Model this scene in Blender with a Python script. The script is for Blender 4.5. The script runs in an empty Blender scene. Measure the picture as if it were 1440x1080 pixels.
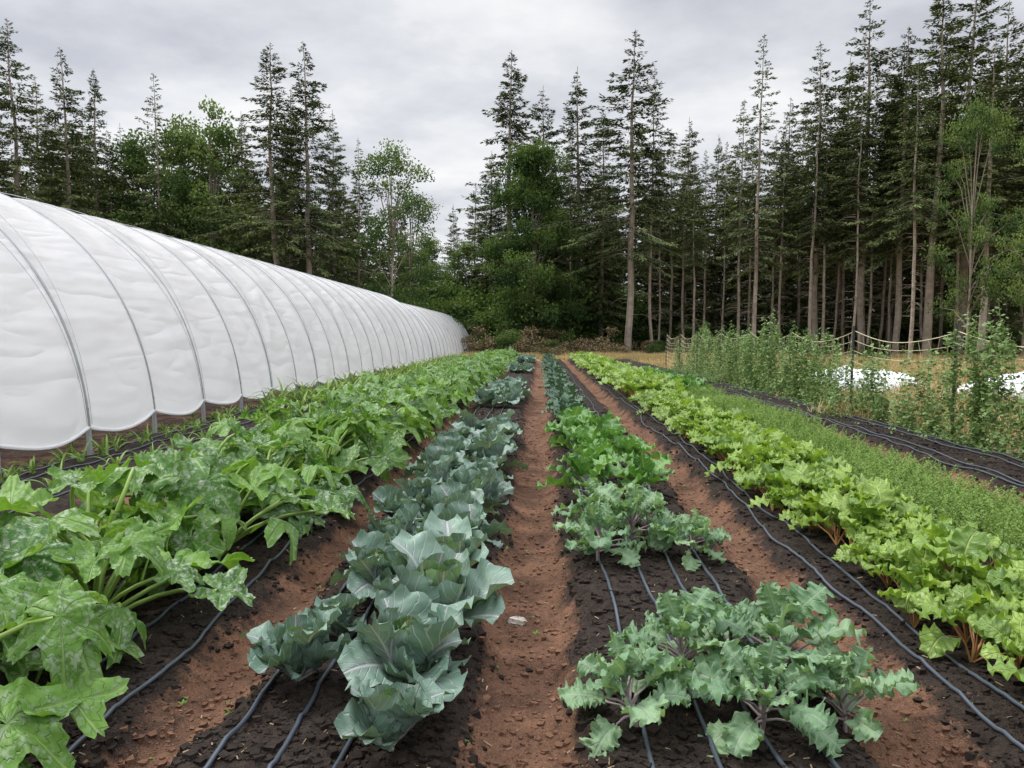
import bpy, math, numpy as np
from mathutils import Vector
rad=math.radians
rng=np.random.RandomState(7)
scene=bpy.context.scene
COL=scene.collection

# ------------------------------------------------------------------ mesh helpers
def gf(nu,nv,closed=False):
    i=np.arange(nv-1)[:,None]; j=np.arange(nu if closed else nu-1)[None,:]
    j2=(j+1)%nu
    return np.stack([i*nu+j,i*nu+j2,(i+1)*nu+j2,(i+1)*nu+j],-1).reshape(-1,4)
class MB:
    def __init__(s): s.V=[];s.F=[];s.U=[];s.T=[];s.M=[];s.n=0
    def add(s,V,F,UV=None,tint=0.0,mat=0):
        V=np.asarray(V,float).reshape(-1,3); F=np.asarray(F)
        s.V.append(V); s.F.append(F+s.n)
        s.U.append(np.zeros((len(V),2)) if UV is None else UV)
        s.T.append(np.broadcast_to(np.asarray(tint,float),(len(V),)).copy())
        s.M.append(np.full(len(F),mat,int)); s.n+=len(V)
    def mesh(s,name,mats,smooth=True,attrs=None):
        V=np.concatenate(s.V);F=np.concatenate(s.F);U=np.concatenate(s.U);T=np.concatenate(s.T);M=np.concatenate(s.M)
        me=bpy.data.meshes.new(name)
        me.vertices.add(len(V)); me.vertices.foreach_set('co',V.astype(np.float32).ravel())
        me.loops.add(F.size); me.loops.foreach_set('vertex_index',F.astype(np.int32).ravel())
        me.polygons.add(len(F)); me.polygons.foreach_set('loop_start',(np.arange(len(F))*4).astype(np.int32))
        me.polygons.foreach_set('material_index',M.astype(np.int32))
        me.polygons.foreach_set('use_smooth',np.full(len(F),smooth,bool))
        uv=me.uv_layers.new(name='UVMap'); uv.data.foreach_set('uv',U[F.ravel()].astype(np.float32).ravel())
        a=me.attributes.new('tint','FLOAT','POINT'); a.data.foreach_set('value',T.astype(np.float32))
        if attrs:
            for k,v in attrs.items():
                a=me.attributes.new(k,'FLOAT','POINT'); a.data.foreach_set('value',v.astype(np.float32).ravel())
        for m in mats: me.materials.append(m)
        me.update(calc_edges=True)
        return me
def obj(name,me,loc=(0,0,0),rot=(0,0,0),sc=(1,1,1),parent=None):
    o=bpy.data.objects.new(name,me); COL.objects.link(o)
    o.location=loc; o.rotation_euler=rot
    o.scale=(sc,sc,sc) if np.isscalar(sc) else sc
    if parent: o.parent=parent
    return o
def empty(name):
    o=bpy.data.objects.new(name,None); COL.objects.link(o); return o
def tube(P,r,n=6):
    P=np.asarray(P,float); k=len(P); r=np.broadcast_to(r,(k,))
    t=np.gradient(P,axis=0); t/=np.linalg.norm(t,axis=1)[:,None]+1e-9
    ref=np.array([1.,0,0]) if abs(t[:,2]).mean()>.8 else np.array([0,0,1.])
    s=np.cross(t,ref); s/=np.linalg.norm(s,axis=1)[:,None]+1e-9
    q=np.cross(s,t); a=np.arange(n)*2*np.pi/n
    V=P[:,None]+r[:,None,None]*(np.cos(a)[None,:,None]*s[:,None]+np.sin(a)[None,:,None]*q[:,None])
    return V.reshape(-1,3),gf(n,k,True)
def rotz(V,a):
    c,s=math.cos(a),math.sin(a); x=V[:,0]*c-V[:,1]*s; y=V[:,0]*s+V[:,1]*c
    return np.stack([x,y,V[:,2]],1)
def rotx(V,a):
    c,s=math.cos(a),math.sin(a); y=V[:,1]*c-V[:,2]*s; z=V[:,1]*s+V[:,2]*c
    return np.stack([V[:,0],y,z],1)
def roty(V,a):
    c,s=math.cos(a),math.sin(a); x=V[:,0]*c+V[:,2]*s; z=-V[:,0]*s+V[:,2]*c
    return np.stack([x,V[:,1],z],1)
def h2(i,j,seed):
    n=(i.astype(np.int64)*374761393+j.astype(np.int64)*668265263+seed*974634777)&0x7fffffff
    n=((n^(n>>13))*1274126177)&0x7fffffff
    return ((n^(n>>16))&0xffff)/65535.0
def vn(x,y,sc,seed=0):
    x=np.asarray(x,float)*sc; y=np.asarray(y,float)*sc
    xi=np.floor(x);yi=np.floor(y);fx=x-xi;fy=y-yi
    fx=fx*fx*(3-2*fx);fy=fy*fy*(3-2*fy)
    a=h2(xi,yi,seed);b=h2(xi+1,yi,seed);c=h2(xi,yi+1,seed);d=h2(xi+1,yi+1,seed)
    return (a*(1-fx)+b*fx)*(1-fy)+(c*(1-fx)+d*fx)*fy-.5
def sst(a,b,x):
    t=np.clip((x-a)/(b-a),0,1); return t*t*(3-2*t)

# ------------------------------------------------------------------ terrain
BEDS=[(-4.55,.62,.09),(-2.2,.62,.10),(-.74,.42,.12),(.68,.46,.12),(2.15,.52,.11),(3.2,.42,.10),(4.75,.45,.10)]
BED_END=46.0
def base_z(y):
    y=np.asarray(y,float)
    return -0.018*np.clip(np.log1p(np.exp(np.clip((y-11)/2,-30,30)))*2,0,52)
def bedmask(x,y):
    x=np.asarray(x,float);y=np.asarray(y,float)
    w=.08*vn(x,y,1.3,3)+.08*vn(x,y,5,4)
    m=np.zeros(np.broadcast(x,y).shape)
    for c,hw,h in BEDS:
        m=np.maximum(m,1-sst(hw-.04,hw+.18,np.abs(x-c)+w))
    return m*(1-sst(BED_END-1,BED_END+.5,y))
def gz(x,y):
    x=np.asarray(x,float);y=np.asarray(y,float)
    inb=sst(-7,-6,x)*(1-sst(6,7,x))
    z=base_z(y)+.13*bedmask(x,y)
    z=z+inb*(.045*vn(x,y,2.2,1)+.032*vn(x,y,6,2)+.018*vn(x,y,17,5)+.010*vn(x,y,42,6))
    z=z+(1-inb)*.25*vn(x,y,.15,8)*sst(6,12,np.abs(x))
    return z
def gzf(x,y): return float(gz(np.array([x]),np.array([y]))[0])

# ------------------------------------------------------------------ materials
def newmat(name):
    m=bpy.data.materials.new(name); m.use_nodes=True; nt=m.node_tree; nt.nodes.clear()
    out=nt.nodes.new('ShaderNodeOutputMaterial'); return m,nt,out
class N:
    def __init__(s,nt): s.nt=nt
    def node(s,t,**k):
        n=s.nt.nodes.new(t)
        for a,b in k.items(): setattr(n,a,b)
        return n
    def L(s,a,b): s.nt.links.new(a,b)
    def m(s,op,a,b=None,c=None,clamp=False):
        n=s.node('ShaderNodeMath',operation=op,use_clamp=clamp)
        for i,v in enumerate((a,b,c)):
            if v is None: continue
            if isinstance(v,(int,float)): n.inputs[i].default_value=v
            else: s.L(v,n.inputs[i])
        return n.outputs[0]
    def mix(s,f,a,b,bt='MIX'):
        n=s.node('ShaderNodeMix',data_type='RGBA',blend_type=bt)
        for i,v in ((0,f),(6,a),(7,b)):
            if isinstance(v,(int,float)): n.inputs[i].default_value=v
            elif isinstance(v,tuple): n.inputs[i].default_value=(*v,1)
            else: s.L(v,n.inputs[i])
        return n.outputs[2]
    def noise(s,vec,sc,det=3,rough=.55):
        n=s.node('ShaderNodeTexNoise'); n.inputs['Scale'].default_value=sc; n.inputs['Detail'].default_value=det
        n.inputs['Roughness'].default_value=rough
        if vec is not None: s.L(vec,n.inputs['Vector'])
        return n.outputs[0]
    def mr(s,v,a,b,c=0,d=1):
        n=s.node('ShaderNodeMapRange'); s.L(v,n.inputs[0])
        for i,x in enumerate((a,b,c,d)): n.inputs[i+1].default_value=x
        return n.outputs[0]
    def attr(s,name):
        return s.node('ShaderNodeAttribute',attribute_name=name).outputs['Fac']
    def bump(s,h,st,dist=.01):
        n=s.node('ShaderNodeBump'); n.inputs['Strength'].default_value=st; n.inputs['Distance'].default_value=dist
        s.L(h,n.inputs['Height']); return n.outputs[0]

def leaf_mat(name,base,dark,vein,rough=.5,tr=.25,mott=None,NV=7,K=2.2,vs=.6,bs=.6,spec=.4,objvar=.35,purple=None):
    m,nt,out=newmat(name); n=N(nt)
    uv=n.node('ShaderNodeTexCoord'); sep=n.node('ShaderNodeSeparateXYZ'); n.L(uv.outputs['UV'],sep.inputs[0])
    x=n.m('ABSOLUTE',n.m('MULTIPLY_ADD',sep.outputs[0],2,-1)); v=sep.outputs[1]
    obn=n.noise(uv.outputs['Object'],14,2)
    mid=n.mr(x,.03,.09,1,0)
    t=n.m('FRACT',n.m('ADD',n.m('SUBTRACT',n.m('MULTIPLY',v,NV),n.m('MULTIPLY',x,K)),n.m('MULTIPLY',obn,.9)))
    lat=n.m('ABSOLUTE',n.m('SUBTRACT',t,.5)); lat=n.mr(lat,.02,.10,.7,0)
    ve=n.m('MAXIMUM',mid,lat)
    tint=n.attr('tint')
    oi=n.node('ShaderNodeObjectInfo')
    f=n.m('ADD',n.m('MULTIPLY',tint,.75),n.m('MULTIPLY',oi.outputs['Random'],objvar),clamp=True)
    col=n.mix(f,base,dark)
    col=n.mix(n.mr(obn,.35,.7,0,.45),col,dark)
    if mott:
        mm=n.m('MULTIPLY',n.mr(n.noise(uv.outputs['Object'],40,2),.46,.58),n.mr(obn,.38,.6,0,.75))
        mm=n.m('MULTIPLY',mm,n.m('SUBTRACT',1.0,n.m('MULTIPLY',ve,.8)))
        mm=n.m('MULTIPLY',mm,n.mr(tint,.05,.7,.3,1.0))
        col=n.mix(mm,col,mott)
    if purple:
        col=n.mix(n.mr(x,.0,.5,.35,0),col,purple)
    col=n.mix(n.m('MULTIPLY',ve,vs),col,vein)
    p=n.node('ShaderNodeBsdfPrincipled'); n.L(col,p.inputs['Base Color']); p.inputs['Roughness'].default_value=rough
    p.inputs['Specular IOR Level'].default_value=spec
    hgt=n.m('ADD',n.m('MULTIPLY',ve,-.6),n.m('MULTIPLY',obn,1.1))
    bp=n.bump(hgt,bs,.008); n.L(bp,p.inputs['Normal'])
    tl=n.node('ShaderNodeBsdfTranslucent'); tc=n.mix(1.0,col,(1.25,1.3,.55),'MULTIPLY'); n.L(tc,tl.inputs[0])
    mx=n.node('ShaderNodeMixShader'); mx.inputs[0].default_value=tr
    n.L(p.outputs[0],mx.inputs[1]); n.L(tl.outputs[0],mx.inputs[2]); n.L(mx.outputs[0],out.inputs[0])
    return m
def simple_mat(name,c1,c2=None,rough=.6,sc=8,spec=.4,bs=.3,dist=.01,metal=0,tr=0):
    m,nt,out=newmat(name); n=N(nt); tc=n.node('ShaderNodeTexCoord')
    nz=n.noise(tc.outputs['Object'],sc,3); col=n.mix(n.mr(nz,.3,.7),c1,c2 or tuple(x*.7 for x in c1))
    ti=n.attr('tint'); col=n.mix(n.m('MULTIPLY',ti,.7),col,tuple(x*.35 for x in c1))
    p=n.node('ShaderNodeBsdfPrincipled'); n.L(col,p.inputs['Base Color']); p.inputs['Roughness'].default_value=rough
    p.inputs['Specular IOR Level'].default_value=spec; p.inputs['Metallic'].default_value=metal
    if bs: n.L(n.bump(nz,bs,dist),p.inputs['Normal'])
    if tr:
        tl=n.node('ShaderNodeBsdfTranslucent'); n.L(col,tl.inputs[0]); mx=n.node('ShaderNodeMixShader'); mx.inputs[0].default_value=tr
        n.L(p.outputs[0],mx.inputs[1]); n.L(tl.outputs[0],mx.inputs[2]); n.L(mx.outputs[0],out.inputs[0])
    else: n.L(p.outputs[0],out.inputs[0])
    return m
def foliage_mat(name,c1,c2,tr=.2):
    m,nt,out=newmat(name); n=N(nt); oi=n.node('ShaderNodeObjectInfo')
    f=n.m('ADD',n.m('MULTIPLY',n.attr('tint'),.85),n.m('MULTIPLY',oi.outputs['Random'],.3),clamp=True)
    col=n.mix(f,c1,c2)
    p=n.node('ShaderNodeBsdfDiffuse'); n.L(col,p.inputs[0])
    if tr:
        tl=n.node('ShaderNodeBsdfTranslucent'); n.L(n.mix(1.0,col,(1.2,1.25,.6),'MULTIPLY'),tl.inputs[0]); mx=n.node('ShaderNodeMixShader'); mx.inputs[0].default_value=tr
        n.L(p.outputs[0],mx.inputs[1]); n.L(tl.outputs[0],mx.inputs[2]); n.L(mx.outputs[0],out.inputs[0])
    else: n.L(p.outputs[0],out.inputs[0])
    return m

M_cab=leaf_mat('cabbage_leaf',(.205,.31,.25),(.085,.155,.115),(.44,.47,.45),rough=.48,tr=.12,NV=6,K=2.6,vs=.6,bs=.8,purple=(.18,.15,.20))
M_cabin=leaf_mat('cabbage_heart_leaf',(.16,.27,.11),(.08,.155,.065),(.38,.37,.38),rough=.48,tr=.18,NV=6,K=2.6,vs=.6,purple=(.17,.11,.16))
M_sq=leaf_mat('squash_leaf',(.165,.32,.045),(.05,.145,.024),(.29,.43,.14),rough=.52,tr=.3,mott=(.44,.50,.42),NV=5,K=2.2,vs=.5,bs=1.0,spec=.35)
M_sqst=simple_mat('squash_stem',(.30,.44,.11),(.22,.34,.07),rough=.5,tr=.15)
M_kale=leaf_mat('kale_leaf',(.29,.43,.24),(.125,.235,.125),(.38,.40,.36),rough=.55,tr=.28,NV=5,K=1.4,vs=.35)
M_kalest=simple_mat('kale_stem',(.24,.15,.21),(.28,.29,.22),rough=.4)
M_col=leaf_mat('collard_leaf',(.16,.33,.08),(.07,.18,.045),(.34,.42,.22),rough=.48,tr=.25,NV=6,K=2,vs=.5)
M_dk=leaf_mat('lacinato_leaf',(.09,.17,.10),(.045,.095,.06),(.2,.25,.2),rough=.5,tr=.12,NV=8,K=1.5,vs=.4)
M_beet=leaf_mat('beet_leaf',(.31,.45,.085),(.10,.20,.03),(.46,.56,.20),rough=.4,tr=.3,NV=7,K=1.8,vs=.55,bs=1.2,spec=.5)
M_beetst=simple_mat('beet_stem',(.42,.30,.09),(.30,.05,.06),rough=.4,sc=7)
M_carrot=simple_mat('carrot_frond',(.26,.40,.085),(.17,.29,.055),rough=.6,tr=.35,bs=0)
M_corn=simple_mat('corn_blade',(.24,.38,.07),(.15,.26,.05),rough=.5,tr=.3,bs=0)
M_pea=simple_mat('pea_leaf',(.26,.39,.13),(.15,.26,.07),rough=.5,tr=.3,bs=0)
M_flower=simple_mat('squash_flower',(.85,.58,.06),(.8,.48,.04),rough=.5,tr=.3)
M_stem=simple_mat('cabbage_stem',(.26,.24,.24),(.2,.26,.18),rough=.45)
M_bark=simple_mat('fir_bark',(.40,.335,.27),(.21,.18,.145),rough=.9,sc=3,bs=.9,dist=.05)
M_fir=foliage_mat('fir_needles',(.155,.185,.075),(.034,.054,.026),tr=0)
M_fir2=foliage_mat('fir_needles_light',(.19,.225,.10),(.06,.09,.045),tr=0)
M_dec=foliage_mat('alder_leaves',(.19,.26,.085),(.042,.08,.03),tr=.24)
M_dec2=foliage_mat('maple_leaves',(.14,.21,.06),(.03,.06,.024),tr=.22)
M_bramble=foliage_mat('bramble_twigs',(.31,.235,.135),(.075,.068,.035),tr=0)
M_dry=foliage_mat('dry_grass_blades',(.50,.38,.22),(.26,.21,.10),tr=.2)
M_hose=simple_mat('drip_tubing',(.04,.052,.070),(.055,.068,.088),rough=.35,sc=3,spec=.6,bs=0)
M_compost=simple_mat('compost_clods',(.035,.026,.021),(.014,.011,.010),rough=.95,sc=60,spec=.15)
M_crumb=simple_mat('soil_clods',(.20,.108,.068),(.12,.063,.041),rough=.95,sc=40,spec=.15)
M_chip=simple_mat('straw_bits',(.36,.27,.16),(.22,.15,.09),rough=.8,sc=20)
M_steel=simple_mat('galvanised_pipe',(.34,.36,.38),(.28,.29,.31),rough=.5,metal=.3,bs=0)
M_post=simple_mat('post_steel',(.035,.04,.038),rough=.6)
M_twine=simple_mat('net_twine',(.62,.56,.38),(.5,.45,.3),rough=.8)
M_rope=simple_mat('tunnel_rope',(.50,.51,.52),rough=.7)
M_wcloth=simple_mat('row_cover_fabric',(.70,.72,.74),(.6,.62,.65),rough=.6,sc=3,bs=.5,dist=.05)
M_paper=simple_mat('pale_stone',(.6,.56,.5),(.4,.36,.3),rough=.8,sc=30)

# plastic film
M_film,nt,out=newmat('greenhouse_film'); n=N(nt); tc=n.node('ShaderNodeTexCoord')
mp=n.node('ShaderNodeMapping'); n.L(tc.outputs['UV'],mp.inputs[0]); mp.inputs['Scale'].default_value=(.4,1.9,1)
mp.inputs['Rotation'].default_value=(0,0,.2)
w1=n.noise(mp.outputs[0],1.0,2,.45)
hh=n.m('ABSOLUTE',n.m('SUBTRACT',w1,.5))
p=n.node('ShaderNodeBsdfPrincipled'); p.inputs['Base Color'].default_value=(.88,.89,.905,1); p.inputs['Roughness'].default_value=.22
bp=n.bump(hh,.7,.20); n.L(bp,p.inputs['Normal'])
tl=n.node('ShaderNodeBsdfTranslucent'); tl.inputs[0].default_value=(.95,.96,.975,1)
mx=n.node('ShaderNodeMixShader'); mx.inputs[0].default_value=.55; n.L(p.outputs[0],mx.inputs[1]); n.L(tl.outputs[0],mx.inputs[2])
n.L(mx.outputs[0],out.inputs[0])

# ground
M_ground,nt,out=newmat('garden_soil'); n=N(nt); tc=n.node('ShaderNodeTexCoord'); P=tc.outputs['Object']
n1=n.noise(P,3,4); n2=n.noise(P,22,4,.65); n3=n.noise(P,110,2,.7); n0=n.noise(P,.35,3)
path=n.mix(n.mr(n1,.32,.66),(.205,.108,.068),(.11,.060,.040))
path=n.mix(n.mr(n2,.50,.75,0,.8),path,(.055,.034,.025))
path=n.mix(n.mr(n3,.58,.72,0,.6),path,(.31,.21,.145))
comp=n.mix(n.mr(n2,.3,.7),(.015,.012,.011),(.048,.036,.029))
comp=n.mix(n.mr(n3,.62,.72,0,.6),comp,(.13,.09,.065))
cm=n.m('ADD',n.attr('comp'),n.m('MULTIPLY',n.m('SUBTRACT',n2,.5),1.1)); cm=n.mr(n.m('ADD',cm,n.m('MULTIPLY',n.m('SUBTRACT',n1,.5),1.6)),.3,.7)
c=n.mix(cm,path,comp)
gr=n.mix(n.mr(n0,.4,.6),(.34,.24,.13),(.20,.18,.075)); gr=n.mix(n.mr(n1,.45,.7,0,.6),gr,(.25,.15,.085))
c=n.mix(n.attr('grass'),c,gr)
fo=n.mix(n.mr(n1,.35,.65),(.03,.035,.015),(.06,.045,.025))
c=n.mix(n.attr('forest'),c,fo)
p=n.node('ShaderNodeBsdfPrincipled'); n.L(c,p.inputs['Base Color']); p.inputs['Roughness'].default_value=.95; p.inputs['Specular IOR Level'].default_value=.15
n.L(n.bump(n.m('ADD',n2,n.m('MULTIPLY',n3,.4)),1.0,.04),p.inputs['Normal']); n.L(p.outputs[0],out.inputs[0])

# ------------------------------------------------------------------ ground sheet
xs=np.concatenate([[-600,-300,-150,-80,-50,-30,-20,-15,-12,-10,-8.5,-7.5],np.arange(-7,-3,.08),np.arange(-3,3.2,.02),np.arange(3.2,7,.06),[7.5,8.5,10,12,15,20,30,50,80,150,300,600]])
ys=[-60,-20,-8,-3,0,1,1.6]; y=1.9
while y<70: ys.append(y); y+=max(.018,y*.0065)
ys+=[75,85,100,130,180,260,400,700]; ys=np.array(ys)
X,Y=np.meshgrid(xs,ys); Z=gz(X,Y)
V=np.stack([X,Y,Z],-1).reshape(-1,3)
bm=np.maximum(bedmask(X,Y),.5*(1-sst(-5.6,-5.1,X)))
grassm=np.clip(sst(5.6,6.3,X+.8*vn(X,Y,.7,11))+sst(45.5,48,Y+1.5*vn(X,Y,.4,12)),0,1)
grassm=np.where(X<-6,sst(60,66,Y)*1.0,grassm)
forest=sst(60,67,Y+4*vn(X,Y,.15,13))
mb=MB(); mb.add(V,gf(len(xs),len(ys)))
obj('ground',mb.mesh('ground',[M_ground],attrs={'comp':bm,'grass':grassm,'forest':forest}))

# ------------------------------------------------------------------ leaf primitives
def leaf(L,W,nu,nv,prof,phi0,bend,cup=.15,ruf=.0,freq=5,r=rng,lobe=0,nl=5,pw=2.0,fold=0,teeth=0):
    u=np.linspace(-1,1,nu)[None,:]; v=np.linspace(0,1,nv)[:,None]
    phi=phi0+bend*v[:,0]**1.2
    dl=L/(nv-1)
    cy=np.concatenate([[0],np.cumsum(np.cos(phi[:-1])*dl)]); cz=np.concatenate([[0],np.cumsum(np.sin(phi[:-1])*dl)])
    w=W*prof(v)
    sgn=np.where(u<0,0,1)
    if lobe:
        ed=[]
        for sd in range(2):
            e=np.zeros(nv); pos=np.cumsum(r.uniform(.5,1.5,nl)); pos=.14+.8*pos/pos[-1]*.98
            for q in pos: e=np.maximum(e,r.uniform(.3,1)*np.exp(-((v[:,0]-q)/r.uniform(.02,.045))**2))
            ed.append(np.clip(e+teeth*r.rand(nv),0,1.2))
        cut=np.where(sgn==0,ed[0][:,None],ed[1][:,None])
        w=w*(1-lobe*np.abs(u)**1.3*cut)
    xx=w*u
    nrm=cup*W*np.abs(u)**2*prof(v)+fold*np.abs(u)*w
    pa=r.rand()*6.28;pb=r.rand()*6.28
    if teeth:   # curly margin : irregular noise frill
        o=r.rand()*90
        rr=3.2*vn(v*freq+o,sgn*7.3+np.abs(u)*1.2,1.0,5)+2.2*vn(v*freq*2.4+o,sgn*5.1+np.abs(u)*2,1.0,9)
        xx=xx+ruf*.6*np.abs(u)**2*np.sign(u)*2*vn(v*freq*1.5+o+7,sgn*3.3,1.0,12)
    else:
        rr=np.sin(2*np.pi*freq*v+np.where(sgn==0,pa,pb)+.6*np.abs(u))+.5*np.sin(2*np.pi*freq*1.7*v+np.where(sgn==0,pb,pa))
    nrm=nrm+ruf*np.abs(u)**pw*rr*sst(0,.12,v)
    nrm=nrm+.15*ruf*np.sin(9*u+5*v+pa)
    side=.06*L*np.sin(v*2.5+pa)*v*r.randn()
    yy=cy[:,None]-np.sin(phi)[:,None]*nrm; zz=cz[:,None]+np.cos(phi)[:,None]*nrm
    V=np.stack([xx+side,yy,zz],-1).reshape(-1,3)
    UV=np.stack([(u+1)/2+0*v,v+0*u],-1).reshape(-1,2)
    return V,gf(nu,nv),UV
def place(V,az,off=(0,0,0),roll=0):
    if roll: V=roty(V,roll)
    return rotz(V,az)+np.array(off)
pr_cab=lambda v: np.sin(np.pi*np.clip(.06+.86*v**.85,0,1))**.62
pr_oval=lambda v: np.sin(np.pi*np.clip(.05+.93*v**.8,0,1))**.75
pr_round=lambda v: np.sin(np.pi*np.clip(.08+.89*v**.85,0,1))**.6
pr_kale=lambda v: .12+.95*np.sin(np.pi*np.clip(v**1.15*.90+.02,0,1))**.7
pr_blade=lambda v:(1-v**2.2)*.9+.05

def cabbage(seed,size=1.0,head=True):
    r=np.random.RandomState(seed); mb=MB()
    nout=r.randint(8,12); g=2.399
    for i in range(nout):
        az=i*g+r.randn()*.3; L=.25*r.uniform(.7,1.12)*size; W=.118*r.uniform(.85,1.15)*size
        phi=rad(r.uniform(5,35)) if i<nout*.55 else rad(r.uniform(38,64))
        V,F,UV=leaf(L,W,13,16,pr_cab,phi+.35,-r.uniform(.3,1.5),cup=.6*r.uniform(.2,1.5),ruf=.018*size,freq=r.uniform(2.5,5),r=r)
        d=.085*size; z0=.05+.07*r.rand()
        P=np.array([[0,0,z0-.03],[0,d*.6,z0],[0,d,z0+d*math.tan(phi)*.5]])
        Vt,Ft=tube(rotz(P,az),[.012,.009,.006],5); mb.add(Vt,Ft,tint=.1,mat=2)
        mb.add(place(V,az,rotz(np.array([[0,d,z0+d*math.tan(phi)*.5]]),az)[0],r.randn()*.3),F,UV,tint=r.rand(),mat=0)
    if head:
        for i in range(10):
            az=i*g+r.randn()*.2; t=i/10; L=(.24-.05*t)*size*r.uniform(.85,1.15); W=.11*size*(1-.25*t)
            V,F,UV=leaf(L,W,11,14,pr_cab,rad(60+24*t),(.1+.7*t)*r.uniform(.3,1.2),cup=.9*r.uniform(.6,1.2),ruf=.011*size,freq=3.5,r=r)
            mb.add(place(V,az,(-math.sin(az)*.055*(1-t)*size,math.cos(az)*.055*(1-t)*size,.08)),F,UV,tint=.15+.7*r.rand(),mat=0 if i<4 else 1)
    return mb.mesh('cabbage_mesh',[M_cab,M_cabin,M_stem])

def sq_leaf(R0,r):
    nt_,nr=91,8
    th=np.linspace(-np.pi*.94,np.pi*.94,nt_)[None,:]; q=np.linspace(0,1,nr)[:,None]
    lobe=.5+.5*np.cos(5*th)
    ed=1.06*R0*(.60+.44*lobe**.95)*(1-.2*(np.abs(th)/np.pi)**2)*(1.08-.1*np.cos(th*2))
    ed=ed*(1+.11*((np.abs(th)*7.3)%1.0-.5)+.04*r.randn(1,nt_)*.6)
    rr=ed*q
    x=rr*np.sin(th);y=rr*np.cos(th)
    cupn=r.uniform(-.7,.5)
    z=cupn*rr**2/R0-.12*R0*q*np.cos(5*th)*q+.07*R0*q**2*np.sin(th*13+r.rand()*6)
    z=z-.35*np.clip(y,0,1)**2/R0+.24*R0*vn(x*1.0+r.rand()*50,y,9/R0*.3,21)
    fo_=r.uniform(.0,.5); z=z+fo_*np.abs(x)*.6
    V=np.stack([x,y,z],-1).reshape(-1,3)
    tri=np.abs(((th/(2*np.pi/5)+.5)%1.0)-.5)*2
    UV=np.stack([.5+.5*tri+0*q,q+0*th],-1).reshape(-1,2)
    return V,gf(nt_,nr),UV
def squash(seed):
    r=np.random.RandomState(seed); mb=MB(); nl=r.randint(21,26)
    for i in range(nl):
        t=i/nl; az=i*2.399+r.randn()*.25
        d=(.60-.42*t)*r.uniform(.75,1.15); h=(.14+.40*t)*r.uniform(.7,1.2)
        s=np.linspace(0,1,7); pz=.04+h*np.sin(s*np.pi/2*.95)**.8; py=d*s**1.15
        side=r.randn()*.05*np.sin(s*3)
        P=rotz(np.stack([side,py,pz],1),az)
        Vt,Ft=tube(P,np.linspace(.014,.008,7),6); mb.add(Vt,Ft,tint=r.rand()*.3,mat=1)
        R0=r.uniform(.12,.205)*(1.05-.3*(t>.85))
        V,F,UV=sq_leaf(R0,r)
        V=V+np.array([0,R0*.12,0])
        V=rotx(V,rad(r.uniform(-48,20))); V=roty(V,r.randn()*.35)
        V=rotz(V,az+r.randn()*.45)+P[-1]
        mb.add(V,F,UV,tint=r.rand()**1.1,mat=0)
    for i in range(r.randint(1,4)):
        az=r.rand()*6.28; d=r.uniform(.15,.4); z=r.uniform(.15,.38)
        a=np.linspace(0,2*np.pi,11); q=np.array([.004,.013,.026])[:,None]
        rr=q*(1+.25*np.cos(5*a)[None]); V=np.stack([rr*np.cos(a),rr*np.sin(a),np.array([0,.04,.055])[:,None]+0*a],-1).reshape(-1,3)
        V=rotx(V,r.randn()*.5)+np.array([d*math.cos(az),d*math.sin(az),z]); mb.add(V,gf(11,3),mat=2)
        v,f=tube([[d*.2*math.cos(az),d*.2*math.sin(az),.05],[d*math.cos(az),d*math.sin(az),z]],.005,5); mb.add(v,f,mat=1)
    return mb.mesh('squash_mesh',[M_sq,M_sqst,M_flower])

def leafy(seed,nl,L,W,pet,phi,bend,mats,prof,cup,ruf,freq,lobe=0,nlobe=5,nu=11,nv=22,stalk=.1,pr=.006,pw=1.6,teeth=0):
    r=np.random.RandomState(seed); mb=MB()
    if stalk>.02:
        Vt,Ft=tube([[0,0,-.02],[.005,0,stalk*.5],[0,.004,stalk]],[pr*2.2,pr*2,pr*1.5],6); mb.add(Vt,Ft,tint=.2,mat=1)
    for i in range(nl):
        t=i/max(nl-1,1); az=i*2.399+r.randn()*.25
        sc=(1-.45*t**2)*r.uniform(.8,1.15)
        ph=rad(phi[0]+(phi[1]-phi[0])*t)+r.randn()*.12; b=-(bend[0]+(bend[1]-bend[0])*t)*r.uniform(.6,1.3)
        z0=stalk*(.35+.65*t); pl=pet*sc
        P=np.array([[0,0,z0],[0,pl*.5*math.cos(ph+.15),z0+pl*.5*math.sin(ph+.15)],[0,pl*math.cos(ph),z0+pl*math.sin(ph)]])
        Vt,Ft=tube(rotz(P,az),[pr*1.25,pr,pr*.8],5); mb.add(Vt,Ft,tint=r.rand()*.3,mat=1)
        V,F,UV=leaf(L*sc,W*sc*r.uniform(.85,1.15),nu,nv,prof,ph,b,cup=cup,ruf=ruf*sc,freq=freq*r.uniform(.85,1.15),r=r,lobe=lobe,nl=nlobe,pw=pw,teeth=teeth)
        mb.add(place(V,az,rotz(P[-1:],az)[0],r.randn()*.3),F,UV,tint=r.rand(),mat=0)
    return mb.mesh('leafy_mesh',mats)
def kale(seed): return leafy(seed,18,.18,.072,.11,(12,86),(1.3,.2),[M_kale,M_kalest],pr_kale,.05,.023,9,lobe=.55,nlobe=3,nu=15,nv=50,stalk=.15,pr=.0045,pw=1.5,teeth=.4)
def collard(seed): return leafy(seed,12,.23,.10,.11,(25,80),(1.1,.2),[M_col,M_stem],pr_oval,.3,.022,3.5,nu=11,nv=16,stalk=.14,pr=.006)
def dkale(seed): return leafy(seed,15,.24,.07,.08,(25,80),(1.1,.3),[M_dk,M_stem],pr_oval,.2,.016,5,nu=7,nv=12,stalk=.14)
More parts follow.
